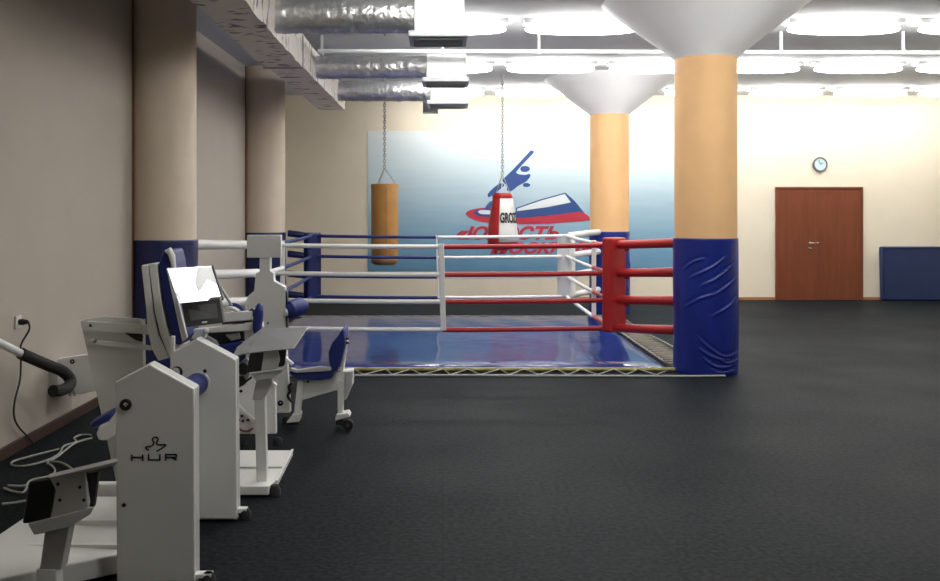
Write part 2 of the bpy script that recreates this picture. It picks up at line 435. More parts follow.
padding(LF, 1.21, 'navy padding around the farther tan column on the left wall', 8, m='vinyld')

# ================================================================== CEILING LIGHTS
def light(x, y, label):
    t = thing('ceiling_light', (x, y, CEIL), label, 'ceiling light', 'long white ceiling lights in rows')
    MB().box(x-.59, x+.59, y-.09, y+.09, CEIL-.045, CEIL-.001).build('housing', M['pipe'], t, bevel=.006)
    MB().ball((x, y, CEIL-.095), .575, .135, .048, 28, 12, p=.8).build('diffuser', M['diff'], t)
    return t
l0 = light(.07, 9.6, 'lit ceiling light of the nearest row, partly behind the largest duct box')
def dl(x, y, label): return copy_tree(l0, (x-.07, y-9.6, 0), label)
dl(1.41, 9.6, 'lit ceiling light of the nearest row, just left of the big capital')
dl(2.75, 9.6, 'lit ceiling light of the nearest row, behind the big capital')
dl(4.09, 9.6, 'lit ceiling light of the nearest row, first right of the big capital')
dl(5.43, 9.6, 'lit ceiling light of the nearest row, cut by the right picture edge')
nm = {.07: 'beside the second duct box', 1.41: 'left of the far column capital', 2.75: 'between the two white capitals', 4.09: 'first right of the big capital',
      5.43: 'second right of the big capital', 6.77: 'third right of the big capital, at the picture edge', 8.11: 'fourth right of the big capital, at the picture edge'}
for x in (.07, 1.41, 2.75, 4.09, 5.43, 6.77): dl(x, 12.3, 'middle row ceiling light, '+nm[x])
nm[.07] = 'beside the smallest duct box'; nm[1.41] = 'above the left edge of the far capital'; nm[2.75] = 'behind the far capital, right side'
for x in (.07, 1.41, 2.75, 4.09, 5.43, 6.77, 8.11): dl(x, 14.9, 'back row ceiling light, '+nm[x])
out = {.07: 'first from the ring side', 1.41: 'second from the ring side', 2.75: 'third from the ring side', 4.09: 'fourth from the ring side', 5.43: 'fifth from the ring side'}
for x in (.07, 1.41, 2.75, 4.09, 5.43): dl(x, 6.9, 'ceiling light above the open floor before the picture top, '+out[x])
dl(.07, 4.2, 'added fill light outside the picture, above the floor right of the exercise machines')  # extra lamp, added to brighten the fronts of the farther machines
dl(.9, 2.2, 'added fill light overhead in front of the camera, outside the picture')  # unseen lamp off the grid, added as front light on the machines
dl(4.09, 1.0, 'added fill light overhead beside the camera, outside the picture')  # another added lamp, more frontal light from the camera side

# pipe under the ceiling
pp = thing('sprinkler_pipe', (0, 10.2, 3.22), 'thin white pipe running across under the ceiling', 'pipe')
MB().tube([(X(318, 10.2), 10.2, 3.235), (9.38, 10.2, 3.205)], .024, 12).build('pipe', M['pipe'], pp)
for px in (322, 443, 539, 781, 903):
    x = X(px, 10.2)
    MB().box(x-.012, x+.012, 10.185, 10.215, 3.25, CEIL-.002).lathe([(.034, -.015), (.034, .015)], (x, 10.2, 3.222), 'x', 16).build('hanger', M['pipe'], pp)
rd = MB().tube([(X(376, 9.2), 9.2, CEIL-.01), (X(384, 9.2)+.03, 8.9, 3.16)], .006, 6).build('hanger_rod', M['steel'])

# ================================================================== DUCTS
vd = thing('ventilation_duct', (-1.65, 9, CEIL), 'silver foil wrapped ventilation duct with three round branches under the ceiling', 'ventilation duct')
rd.data.transform(Matrix.Translation(-wloc(vd))); rd.parent = vd
def trunk(y0, y1, xa0, xb0, xa1, xb1, z0, z1, n, amp):
    m = MB(); bm = m.bm; loops = []
    prof = [(0,0),(.25,0),(.5,0),(.75,0),(1,0),(1,.33),(1,.66),(1,1),(.5,1),(0,1),(0,.66),(0,.33)]
    for i in range(n+1):
        t = i/n; y = y0+(y1-y0)*t; xa = xa0+(xa1-xa0)*t; xb = xb0+(xb1-xb0)*t; lp = []
        for (u, w) in prof:
            j = amp if 0 < i < n else 0
            lp.append(bm.verts.new((xa+(xb-xa)*u+random.uniform(-j, j), y+random.uniform(-j, j), z0+(z1-z0)*w+random.uniform(-j, j))))
        loops.append(lp)
    for i in range(n):
        for k in range(12): bm.faces.new((loops[i][k], loops[i][(k+1)%12], loops[i+1][(k+1)%12], loops[i+1][k]))
    bm.faces.new(loops[0]); bm.faces.new(loops[-1][::-1]); m.smooth = True; return m
trunk(4.2, 9.5, -1.68, -1.34, -1.80, -1.42, 2.95, 3.36, 34, .010).build('duct_trunk', M['foilw'], vd)
trunk(9.52, 13.7, -1.79, -1.43, -1.80, -1.43, 2.97, 3.30, 22, .005).build('duct_trunk', M['foilw'], vd)
MB().box(-1.82, -1.41, 9.49, 9.53, 2.94, 3.37).build('joint_flange', M['steel'], vd, bevel=.004)
for (D, rr, xe, x0b, x1b) in ((7.95, .155, X(417, 7.9), X(415, 7.9), X(464, 7.9)), (10.65, .128, X(428, 10.6), X(427, 10.6), X(466, 10.6)), (12.85, .135, X(430, 12.8), X(431, 12.8), X(466, 12.8))):
    m = MB(); prof = []; nn = 60; xs = -1.44
    for i in range(nn+1): prof.append((rr*(1+random.uniform(-.035, .035)), (xe-xs)*i/nn))
    ph = [random.uniform(0, 6) for _ in range(4)]
    zc = 3.0+rr
    m.lathe(prof, (xs, D, zc), 'x', 36, fn=lambda a, h: 1+.012*math.sin(5*a+9*h+ph[0])+.012*math.sin(9*a-17*h+ph[1])+.01*math.sin(3*a+31*h+ph[2]))
    br = m.build('branch_duct', M['foil'], vd)
    for i in (1, 2):
        xx = xs+(xe-xs)*i/3
        MB().lathe([(rr*1.03, -.02), (rr*1.045, 0), (rr*1.03, .02)], (xx, D, zc), 'x', 36, closed=False).build('joint_band', M['foil'], br)
    hw = (x1b-x0b)/2
    bx = MB().box(x0b, x1b, D-hw, D+hw, 2.985, 2.985+2*rr+.02).build('diffuser_box', M['pipe'], vd, bevel=.006)
    MB().box(x0b-.05, x1b+.03, D-hw-.04, D+hw+.04, 2.93, 2.983).build('grille_frame', M['zinc'], bx, bevel=.008)
    g = MB()
    for i in range(7):
        yy = D-hw+.03+i*(2*hw-.06)/6
        g.box(x0b-.01, x1b-.01, yy-.006, yy+.006, 2.918, 2.929)
    g.build('grille_slats', M['steel'], bx)
gb = MB().box(X(423, 13.4), X(438, 13.4), 13.3, 13.5, Z(113, 13.4), CEIL-.003).build('smoke_vent', M['zinc'], bevel=.006)
tag(gb, 'small grey metal box hanging below the ceiling behind the smallest duct box', 'ceiling box')

# ================================================================== MURAL
YM = WB-.012
mu = thing('mural', (X(368, WB), WB, Z(271, WB)), 'light blue sky and water mural with boat emblem on the back wall', 'mural')
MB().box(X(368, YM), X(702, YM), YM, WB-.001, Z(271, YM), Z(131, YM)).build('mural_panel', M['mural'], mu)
def zp(x, y): return (440+x/4.469, 140+y/4.469)
def decal(name, pts, m, lay=0, smooth=True, label=None):
    P = [zp(*p) for p in pts]
    if smooth:
        c = curve_pts([Vector((p[0], p[1], 0)) for p in P+[P[0]]], 4)[:-1]; P = [(v.x, v.y) for v in c]
    d = YM-.003-.0025*lay
    return MB().pix(P, d, .0024).build(name, m, mu, label=label)
decal('emblem_figure', [(405,46),(418,50),(414,62),(355,125),(342,148),(375,156),(400,152),(403,163),(385,185),(350,205),(318,228),(298,222),(302,206),(286,192),(278,178),(292,165),(345,112)], M['m_blue'])
decal('emblem_head', [(358,129),(365,119),(380,116),(395,119),(402,128),(395,139),(380,143),(365,140)], M['m_blue'])
decal('emblem_hand', [(369,201),(375,194),(386,192),(398,195),(404,201),(398,208),(386,210),(375,208)], M['m_blue'])
decal('emblem_paddle', [(213,242),(228,224),(262,197),(280,194),(285,206),(245,238),(222,255),(213,251)], M['m_blue'])
decal('emblem_paddle', [(222,275),(245,270),(236,286),(222,309),(203,307),(208,292)], M['m_blue'], 3)
decal('emblem_flag_outline', [(340,303),(450,265),(560,235),(600,270),(672,358),(480,375),(340,350)], M['m_blue'], 0, False)
decal('emblem_hull', [(113,330),(125,317),(160,307),(210,302),(235,308),(260,340),(345,348),(480,338),(622,320),(668,356),(560,368),(480,373),(380,377),(240,373),(170,362),(130,346)], M['m_red'], 1)
decal('emblem_stripe', [(148,326),(165,312),(205,306),(228,318),(345,321),(480,303),(587,282),(624,320),(480,338),(345,347),(240,347),(175,340)], M['m_blue'], 2, False)
decal('emblem_stripe', [(168,320),(185,313),(225,316),(250,328),(215,332),(182,330)], M['m_white'], 3)
decal('emblem_stripe', [(345,318),(480,300),(585,279),(558,241),(450,271),(345,307)], M['m_white'], 4, False)
yt = YM-.001
text_mesh('«ЮНОСТЬ', 'lettering', M['m_red'], mu, X(456, yt), X(559, yt), Z(239.8, yt), Z(226, yt), yt, .35, .003, .045)
text_mesh('МОСКВЫ»', 'lettering', M['m_red'], mu, X(490, yt), X(590, yt), Z(254, yt), Z(242, yt), yt, .35, .003, .045)

# ================================================================== PUNCH BAGS
def chain(mb, p0, p1, link=.055, w=.019, r=.0065):
    p0, p1 = Vector(p0), Vector(p1); L = (p1-p0).length; n = max(2, int(L/(link*.72))); d = (p1-p0)/n
    t = d.normalized(); s0 = Vector((0,1,0)); s1 = t.cross(s0).normalized(); s0 = s1.cross(t)
    for i in range(n):
        c = p0+d*(i+.5); sv = s0 if i % 2 else s1
        pts = [c+t*(link/2*math.cos(a))+sv*(w*math.sin(a)) for a in [2*math.pi*k/8 for k in range(8)]]
        mb.tube(pts, r, 5, closed=True)
D = 13.5
bx_, bz1, bz0 = X(384.5, D), Z(184, D), Z(265, D)
pb = thing('punching_bag', (bx_, D, bz0), 'ochre brown cylindrical punching bag hanging on a chain behind the ring', 'punching bag')
rb = 13.3/F*D
bodyp = [(.02, 0), (rb*.75, .004), (rb*.93, .03), (rb, .09), (rb*1.01, .5), (rb, bz1-bz0-.03), (rb*.97, bz1-bz0-.005), (rb*.9, bz1-bz0)]
MB().lathe(bodyp, (bx_, D, bz0), n=48, fn=lambda a, h: 1+.008*math.sin(3*a+5*h)).build('bag_body', M['leather'], pb)
MB().lathe([(rb*.98, .03), (rb*1.015, .05), (rb*1.02, .075), (rb*1.0, .085)], (bx_, D, bz0), n=48, closed=False).build('bottom_band', M['leatherd'], pb)
MB().lathe([(rb*1.012, bz1-bz0-.06), (rb*1.02, bz1-bz0-.03), (rb*1.0, bz1-bz0-.002)], (bx_, D, bz0), n=48, closed=False).build('top_band', M['leather'], pb)
MB().box(bx_+.02, bx_+.05, D-rb*1.03, D-rb*.985, bz0+.1, bz1-.06).build('seam_strip', M['leather'], pb)
jz = Z(168, D)
m = MB()
for a in (R(10), R(130), R(250)):
    chain(m, (bx_+rb*.85*math.cos(a), D+rb*.85*math.sin(a), bz1), (bx_, D, jz), .035, .01, .004)
m.build('sling', M['steel'], pb)
m = MB(); chain(m, (bx_, D, jz), (bx_, D, CEIL-.05)); m.build('chain', M['steel'], pb)
MB().lathe([(.03, 0), (.03, .012)], (bx_, D, CEIL-.015), n=16).tube([(bx_, D, CEIL-.01), (bx_+.02, D, CEIL-.03), (bx_, D, CEIL-.06), (bx_-.02, D, CEIL-.03)], .006, 6).build('ceiling_hook', M['steel'], pb)

bx_, bz1, bz0 = X(502.5, D), Z(193, D), Z(250, D); H = bz1-bz0
pr = thing('punching_bag', (bx_, D, bz0), 'red and white tapered punching bag hanging before the mural emblem', 'punching bag')
prof = [(.02, 0), (.13, .012), (.19, .05), (.215, .12), (.213, .25), (.195, .42), (.165, .60), (.14, H-.08), (.135, H-.03), (.12, H)]
def lathe_sector(prof, o, a0, a1, off, n=24):
    m = MB(); rings = []
    for (r, h) in prof:
        rings.append([(m.bm.verts.new(Vector(o)+Vector(((r+off)*math.cos(a0+(a1-a0)*k/n), (r+off)*math.sin(a0+(a1-a0)*k/n), h)))) for k in range(n+1)])
    for i in range(len(rings)-1):
        for k in range(n): m.bm.faces.new((rings[i][k], rings[i][k+1], rings[i+1][k+1], rings[i+1][k]))
    m.smooth = True; return m
MB().lathe(prof, (bx_, D, bz0), n=48).build('bag_body', M['redv'], pr, label='red leather sides')
pw = [p for p in prof if .1 < p[1] < H-.05]
ob = lathe_sector(pw, (bx_, D, bz0), R(-108), R(-2), .004); ob = ob.build('front_panel', M['whitev'], pr, label='white panel with black lettering')
sm = ob.modifiers.new('thick', 'SOLIDIFY'); sm.thickness = .003
MB().lathe([(.02, -.002), (.13, .008), (.193, .045), (.218, .1)], (bx_, D, bz0), n=48, closed=False).build('bottom_cap', M['vinyld'], pr, label='dark cap under the bag')
MB().lathe([(.142, H-.085), (.146, H-.05), (.138, H-.02)], (bx_, D, bz0), n=48, closed=False).build('top_band', M['redv'], pr)
# wrapped lettering
cu = bpy.data.curves.new('t', 'FONT'); cu.body = 'GROZZ'; cu.size = 1; cu.extrude = .01; cu.offset = .04
tmp = bpy.data.objects.new('t', cu); COL.objects.link(tmp); bpy.context.view_layer.update()
me = bpy.data.meshes.new_from_object(tmp.evaluated_get(bpy.context.evaluated_depsgraph_get())); bpy.data.objects.remove(tmp)
xs = [v.co.x for v in me.vertices]; ys = [v.co.y for v in me.vertices]
zt0, zt1 = Z(223, 13.3)-bz0, Z(212.5, 13.3)-bz0
for v in me.vertices:
    u = (v.co.x-min(xs))/(max(xs)-min(xs)); w = (v.co.y-min(ys))/(max(ys)-min(ys))
    a = R(-104)+u*R(96); h_ = zt0+(zt1-zt0)*w*(1-.0*u)
    rr_ = .195+(.165-.195)*(h_-.42)/.18 if h_ > .42 else .213+(.195-.213)*(h_-.25)/.17
    rr_ += .010+(.003 if v.co.z > 0 else 0)
    v.co = (bx_+rr_*math.cos(a), D+rr_*math.sin(a), bz0+h_)
me.materials.clear(); me.materials.append(M['ink'])
o = bpy.data.objects.new('lettering', me); COL.objects.link(o); me.transform(Matrix.Translation(-wloc(pr))); o.parent = pr
jz = Z(174, D)
m = MB()
for a in (R(20), R(140), R(260)): m.tube([(bx_+.12*math.cos(a), D+.12*math.sin(a), bz1-.005), (bx_, D, jz)], .006, 6)
m.build('sling', M['steel'], pr)
m = MB(); chain(m, (bx_, D, jz), (bx_, D, CEIL-.05)); m.build('chain', M['steel'], pr)
MB().lathe([(.03, 0), (.03, .012)], (bx_, D, CEIL-.015), n=16).tube([(bx_, D, CEIL-.01), (bx_+.02, D, CEIL-.03), (bx_, D, CEIL-.06), (bx_-.02, D, CEIL-.03)], .006, 6).build('ceiling_hook', M['steel'], pr)

# ================================================================== BOXING RING
FR, FL, BR, BL = (1.70, 9.45), (-1.81, 9.45), (1.70, 12.96), (-1.81, 12.96)
HZ = [1.158, .877, .605, .324]
rg = thing('boxing_ring', (-.05, 11.2, 0), 'boxing ring with four ropes per side in red, white and blue tied to four columns', 'boxing ring')
def rope(p, q, z, m, r, sag0, sag1, lab):
    pts = []
    for i in range(9):
        t = i/8; s = sag0+(sag1-sag0)*t
        pts.append((p[0]+(q[0]-p[0])*t, p[1]+(q[1]-p[1])*t, z-.018*(1-(2*s-1)**2)))
    MB().tube(pts, r, 10).build('rope', m, rg, label=lab)
mxF = .0; mxB = -.07
for i, z in enumerate(HZ):
    n_ = ('top', 'second', 'third', 'bottom')[i]
    rope(FL, (mxF, 9.45), z, M['rope_w'], .023, 0, .5, 'white half of the front %s rope' % n_)
    rope((mxF, 9.45), FR, z, M['rope_r'], .025, .5, 1, 'red half of the front %s rope' % n_)
    rope(BL, (mxB, 12.96), z, M['rope_b'], .021, 0, .5, 'blue half of the back %s rope' % n_)
    rope((mxB, 12.96), BR, z, M['rope_w'], .021, .5, 1, 'white half of the back %s rope' % n_)
    rope(FR, (1.70, 10.6), z, M['rope_r'], .022, 0, .4, 'red half of the right %s rope' % n_)
    rope((1.70, 10.6), BR, z, M['rope_w'], .022, .4, 1, 'white half of the right %s rope' % n_)
    rope(FL, (-1.81, 10.6), z, M['rope_w'], .022, 0, .4, 'white half of the left %s rope' % n_)
    rope((-1.81, 10.6), BL, z, M['rope_b'], .022, .4, 1, 'blue half of the left %s rope' % n_)
    # padded ties out to the columns
    for c, k, m_, lab in ((FR, CN, 'redv', 'thick red'), (FL, LN, 'whitev', 'thick white'), (BR, CF, 'whitev', 'thick white'), (BL, LF, 'vinyld', 'thick navy')):
        v = Vector((k[0]-c[0], k[1]-c[1], 0)); L = v.length; v.normalize()
        p0 = Vector((c[0], c[1], z+.005))+v*.06; p1 = Vector((c[0], c[1], z+.035))+v*(L-.318)
        MB().tube([p0, p0+v*.02, p1-v*.02, p1], [.034, .042, .046, .040], 16).build('corner_tie', M[m_], rg, label='%s padded tie' % lab)
for (x, y, z0, z1, nm_) in ((mxF, 9.45, .30, 1.17, 'w'), (mxB, 12.96, .30, 1.17, 'w'), (1.70, 10.6, .30, 1.17, 'w'), (-1.81, 10.6, .30, 1.17, 'w')):
    m = MB(); fr = abs(y-9.45) < .1
    w = .028 if fr else .012
    if abs(x) > 1: m.box(x-.026, x+.026, y-w, y+w, z0, z1)
    else: m.hull([Vector((x-w-.018, y-.03, z1)), Vector((x+w-.018, y-.03, z1)), Vector((x+w+.004, y-.03, z0)), Vector((x-w+.004, y-.03, z0))],
                 [Vector((x-w-.018, y+.03, z1)), Vector((x+w-.018, y+.03, z1)), Vector((x+w+.004, y+.03, z0)), Vector((x-w+.004, y+.03, z0))])
    m.build('rope_spacer', M['whitev'], rg, bevel=.006)
def cpad(c, w, th, z0, z1, ang, m_, lab, off):
    ca, sa = math.cos(ang), math.sin(ang)
    def T(u, v, z): return Vector((c[0]+off[0]+u*ca-v*sa, c[1]+off[1]+u*sa+v*ca, z))
    fr_ = [(-w/2, -th/2), (w/2, -th/2), (w/2, th/2), (-w/2, th/2)]
    o = MB().hull([T(u, v, z0) for u, v in fr_], [T(u, v, z1) for u, v in fr_]).build('corner_pad', M[m_], rg, bevel=.025, seg=3, label=lab)
    return o
rp = cpad(FR, .27, .12, .29, 1.235, R(45), 'redv', 'red corner pad', (.02, 0))
cpad(BL, .24, .11, .265, 1.205, R(45), 'vinyld', 'blue corner pad', (.01, 0))
cpad(BR, .25, .11, .31, 1.18, R(-45), 'whitev', 'white corner pad', (0, 0))
for c, s_ in ((FR, 1),):
    for z in HZ[:3]: MB().box(c[0]+.11, c[0]+.15, c[1]-.11, c[1]-.07, z-.055, z-.03).build('buckle_strap', M['rope_r'], rp)
MB().ball((1.78, 9.36, .612), .025, .02, .022).build('knot', M['gold'], rp, label='yellow tape knot')

# ring mat
mt = thing('ring_mat', (0, 10.9, 0), 'glossy blue tarpaulin ring mat laced to a cord on the floor', 'mat')
MX0, MX1, MY0, MY1 = -2.05, 2.14, 8.78, 13.08
m = MB(); n = 40; g = []
for j in range(n+1):
    row = []
    for i in range(n+1):
        u, v = i/n, j/n; e = min(u, 1-u, v, 1-v)
        z = .045*min(1, e*25)+.002*math.sin(i*1.1+j*.4)+.0015*random.random()+.004
        row.append(m.bm.verts.new((MX0+(MX1-MX0)*u, MY0+(MY1-MY0)*v, z)))
    g.append(row)
for j in range(n):
    for i in range(n): m.bm.faces.new((g[j][i], g[j][i+1], g[j+1][i+1], g[j+1][i]))
m.smooth = True
# closed underside
bot = [m.bm.verts.new(p) for p in ((MX0, MY0, .001), (MX1, MY0, .001), (MX1, MY1, .001), (MX0, MY1, .001))]
m.bm.faces.new(bot[::-1])
m.build('canvas', M['tarp'], mt)
MB().tube([(MX0, MY0-.01, .022), (-.5, MY0-.015, .024), (1.0, MY0-.005, .021), (MX1+.05, MY0-.01, .022)], .020, 8).build('front_hem', M['yellow'], mt, label='yellowish rolled front hem')
# outer cord
OX0, OX1, OY0, OY1 = -2.12, 2.50, 8.50, 13.3
MB().tube([(OX0, OY0, .012), (0, OY0+.01, .012), (2.28, OY0-.03, .012), (2.55, OY0-.01, .012)], .010, 6).build('floor_cord', M['cord'], mt)
MB().tube([(OX1, 9.24, .012), (OX1+.02, 10.3, .012), (OX1-.02, 11.4, .012), (OX1, OY1, .012)], .010, 6).build('floor_cord', M['cord'], mt)
MB().tube([(OX0, OY1, .012), (OX1, OY1, .012)], .008, 6).build('floor_cord', M['cord'], mt)
# zigzag lacing
m = MB(); x = MX0; k = 0; pts = []
while x < 2.15:
    pts.append((x, (MY0-.02) if k % 2 else (OY0+.01), .028 if k % 2 else .018)); x += (.16, .11, .19, .07)[k % 4]; k += 1
for i in range(len(pts)-1): m.tube([pts[i], pts[i+1]], .006, 5)
m.build('lacing', M['cord'], mt, label='white zigzag lacing')
m = MB(); y = MY0+.2; k = 0; pts = []
while y < MY1:
    pts.append((MX1+.0 if k % 2 else OX1-.01, y, .016)); y += .10 if k % 2 else .035; k += 1
for i in range(len(pts)-1):
    a, b = Vector(pts[i]), Vector(pts[i+1]); w = Vector((0, .022, 0)); h_ = Vector((0, 0, .006))
    m.hull([a-w, b-w, b+w, a+w], [a-w+h_, b-w+h_, b+w+h_, a+w+h_])
m.build('lacing', M['lace'], mt, label='wide tan webbing lacing')
m = MB(); y = MY0+.3; k = 0
p_ = []
while y < MY1: p_.append((MX1-.02+(.05 if k % 2 else 0), y, .05 if not k % 2 else .03)); y += .07; k += 1
m.tube(p_, .006, 5); m.build('edge_stitching', M['cord'], mt)
m = MB(); x = MX0; p_ = []; k = 0
while x < MX1: p_.append((x, MY1+(.05 if k % 2 else -.02), .045 if not k % 2 else .02)); x += .12; k += 1
m.tube(p_, .006, 5); m.build('edge_stitching', M['cord'], mt)

# ================================================================== MACHINES
def prism(pts, d, t, name, m, par, bevel=.004, label=None): return MB().pix(pts, d, t).build(name, m, par, bevel=bevel, label=label)
def rod(p, q, r, name, m, par, n=14, label=None): return MB().tube([p, q], r, n).build(name, m, par, label=label)
def bar(p, q, w, h, name, m, par, bevel=.004, label=None):     # square section bar between two points
    p, q = Vector(p), Vector(q); t = (q-p).normalized(); up = Vector((0,0,1)) if abs(t.z) < .85 else Vector((0,1,0))
    s_ = t.cross(up).normalized(); u = s_.cross(t)
    def L(o): return [o-s_*w/2-u*h/2, o+s_*w/2-u*h/2, o+s_*w/2+u*h/2, o-s_*w/2+u*h/2]
    return MB().hull(L(p), L(q)).build(name, m, par, bevel=bevel, label=label)
def foot(x, y, par, r=.032, h=.05):
    MB().lathe([(r, 0), (r, h*.6), (r*.6, h)], (x, y, 0), n=18).build('rubber_foot', M['rubber'], par)
def disc(px, py, d, r, t, name, m, par, label=None):
    c = at(px, py, d)
    return MB().lathe([(r, 0), (r, -t*.7), (r*.85, -t)], c, 'y', 24).build(name, m, par, label=label)

# --- machine 1: nearest, weight tower with emblem
D = 3.72
m1 = thing('exercise_machine', (at(155, 500, D).x, D, 0), 'nearest white exercise machine, tower front marked with black letters HUR', 'exercise machine')
tw = prism([(115, 382), (149.5, 364), (194, 389), (194.6, 582), (116.5, 582)], D, .022, 'tower_cover', M['white'], m1, .006)
inset = [(116, 383), (149.5, 365.3), (193.3, 390), (193.8, 581), (117.5, 581)]
MB().pix(inset, D+.0225, .016).build('cover_gap', M['black'], m1)
prism([(115, 382), (149.5, 363), (195, 388), (195.5, 584), (116.5, 584)], D+.04, .07, 'tower_body', M['whitesh'], m1, .006)
disc(126, 404.5, D, .023, .014, 'knob', M['black'], m1); disc(126, 404.5, D-.014, .009, .004, 'knob_cap', M['chrome'], m1)
disc(124, 505, D, .008, .003, 'screw', M['black'], m1)
foot(at(205, 570, D).x+.0, D+.05, m1, .03, .05); foot(at(125, 570, D).x, D+.05, m1)
MB().box(at(185, 0, D).x, at(209, 0, D).x, D+.03, D+.07, .035, .05).build('foot_bracket', M['edge'], m1)
# emblem
def lz(x, y): return (110+x/9.69, 420+y/9.69)
def stroke(pts, w, name):
    m = MB(); P = [lz(*p) for p in pts]; y_ = D-.0012
    for i in range(len(P)-1):
        a, b = at(*P[i], D), at(*P[i+1], D); t = (b-a); t.normalize(); s_ = Vector((-t.z, 0, t.x))*w/2; e = t*w*.35
        q = [a-e-s_, b+e-s_, b+e+s_, a-e+s_]; q1 = [Vector((v.x, D-.002-.0002*(i % 2), v.z)) for v in q]
        m.hull(q1, [Vector((v.x, D-.0002, v.z)) for v in q])
    return m
c_ = curve_pts([Vector((p[0], p[1], 0)) for p in [(372,292),(348,265),(400,252),(418,238),(425,215),(412,190),(425,170),(440,166),(458,172),(466,190),(455,212),(455,228),(475,240),(540,240),(505,272),(458,300)]], 4)
stroke([(v.x, v.y) for v in c_], .0055, '').build('emblem', M['ink'], m1, label='black outline figure emblem')
stroke([(212,340),(212,390)], .006, '').build('lettering', M['ink'], m1)
for seg in ([(212,362),(318,362)], [(318,338),(318,390)], [(375,335),(375,386),(484,386),(484,335)], [(540,388),(540,334),(640,334),(645,345),(640,362),(545,362)], [(600,362),(642,386)]):
    stroke(seg, .006, '').build('lettering', M['ink'], m1)
# floor tray behind-left, seat edge
m = MB(); y0, y1 = 3.95, 4.42
m.hull([Vector((-1.95, y0-.55, .02)), Vector((-1.30, y0-.1, .02)), Vector((-1.30, y1, .02)), Vector((-1.82, y1, .02))],
       [Vector((-1.95, y0-.55, .10)), Vector((-1.30, y0-.1, .10)), Vector((-1.30, y1, .16)), Vector((-1.82, y1, .16))])
m.build('base_tray', M['white'], m1, bevel=.006)
MB().box(-1.80, -1.32, 4.10, 4.125, .125, .150).build('tray_rib', M['edge'], m1); MB().box(-1.84, -1.32, 3.88, 3.905, .098, .122).build('tray_rib', M['edge'], m1)
MB().box(-1.85, -1.33, 4.44, 4.47, .0, .12).build('tray_back', M['black'], m1)
bar((-1.80, 4.50, .17), (-1.38, 4.50, .17), .05, .06, 'crossbar', M['white'], m1)
# display arm at lower left
D = 3.35
p0 = at(50, 600, D); p1 = at(50, 566, D); p2 = at(58, 545, D-.02); p3 = at(64, 522, D)
bar((p0.x, D, .0), p1, .07, .065, 'display_post', M['white'], m1)
prism([(39.5, 570), (61, 570), (69, 528), (45, 528)], D-.03, .06, 'display_post', M['whitesh'], m1)
MB().hull([at(28, 524, D-.10), at(94, 507, D-.10), at(91, 514, D-.10), at(68, 528, D-.10), at(34, 535, D-.10)],
          [at(30, 521, D+.1), at(92, 506, D+.1), at(90, 511, D+.1), at(68, 522, D+.1), at(36, 531, D+.1)]).build('display_bracket', M['whitesh'], m1, bevel=.004)
MB().hull([at(29, 481, D-.02), at(54, 478, D-.02), at(51, 521, D-.02), at(22, 524, D-.02)],
          [at(31, 482, D+.07), at(58, 478, D+.07), at(54, 519, D+.07), at(27, 520, D+.07)]).build('display_back', M['black'], m1, bevel=.008)
MB().hull([at(48, 475, D-.03), at(85, 471, D-.03), at(88, 507, D-.03), at(83, 515, D-.03), at(50, 521, D-.03), at(56, 490, D-.03)],
          [at(50, 475, D+.05), at(86, 471, D+.05), at(90, 506, D+.05), at(84, 512, D+.05), at(52, 516, D+.05), at(57, 490, D+.05)]).build('display_mount', M['whitesh'], m1, bevel=.004)
MB().hull([at(47, 478, D-.1), at(119, 461, D-.1), at(114, 466, D-.1), at(86, 472, D-.1)],
          [at(49, 474, D+.12), at(117, 458, D+.12), at(112, 463, D+.12), at(86, 469, D+.12)]).build('document_plate', M['silver'], m1, bevel=.003)
prism([(86, 474), (98, 472), (93, 508), (80, 512), (80, 508), (90, 504)], D+.052, .03, 'cable_cover', M['black'], m1)
for px, py in ((58, 484), (80, 487), (84, 500), (60, 500)): disc(px, py, D-.03, .006, .004, 'bolt', M['black'], m1)
# blue seat edge with white side piece left of the tower
D = 4.35
MB().ball(at(108, 417, D), .075, .09, .024, mtx=Matrix.Rotation(R(-28), 3, 'Y'), p=.7).build('leg_pad', M['bluepad'], m1)
prism([(96, 434), (99, 426), (108, 422), (119, 408), (119, 420), (113, 436), (105, 441), (98, 440)], D-.12, .03, 'pad_bracket', M['white'], m1, .008)

# --- machine 2: tower, backrest, monitor
D = 4.53
m2 = thing('exercise_machine', (at(203, 450, D).x, D, 0), 'second white exercise machine, with tall blue backrest, grey monitor and shiny instruction sheet', 'exercise machine')
prism([(170, 351), (170, 336), (174.5, 336), (174.5, 351), (197, 339), (233.5, 358.5), (236, 361), (237, 519), (170, 519)], D, .02, 'tower_cover', M['white'], m2, .005)
MB().pix([(171, 353), (197, 340.2), (233, 360.2), (235.8, 518), (171, 518)], D+.0205, .014).build('cover_gap', M['black'], m2)
prism([(170, 352), (197, 338), (236, 359), (237.5, 520), (170, 520)], D+.036, .07, 'tower_body', M['whitesh'], m2, .005)
foot(at(243, 510, D).x, D+.05, m2, .03, .05); foot(at(180, 510, D).x, D+.05, m2)
MB().box(at(228, 0, D).x, at(245, 0, D).x, D+.03, D+.07, .035, .055).build('foot_bracket', M['edge'], m2)
c = at(198.5, 383, D); 
MB().lathe([(.046, 0), (.052, -.012), (.052, -.42), (.046, -.43)], (c.x+.0, D-.012, c.z), 'y', 28).build('leg_roller', M['bluepad'], m2)
MB().lathe([(.056, 0), (.056, -.008)], (c.x, D, c.z), 'y', 28).build('roller_flange', M['edge'], m2)
disc(205, 371, D, .009, .006, 'bolt', M['black'], m2); disc(177, 372, D, .028, .006, 'port_ring', M['black'], m2); disc(175.5, 372, D-.006, .021, .004, 'port_cover', M['whitesh'], m2)
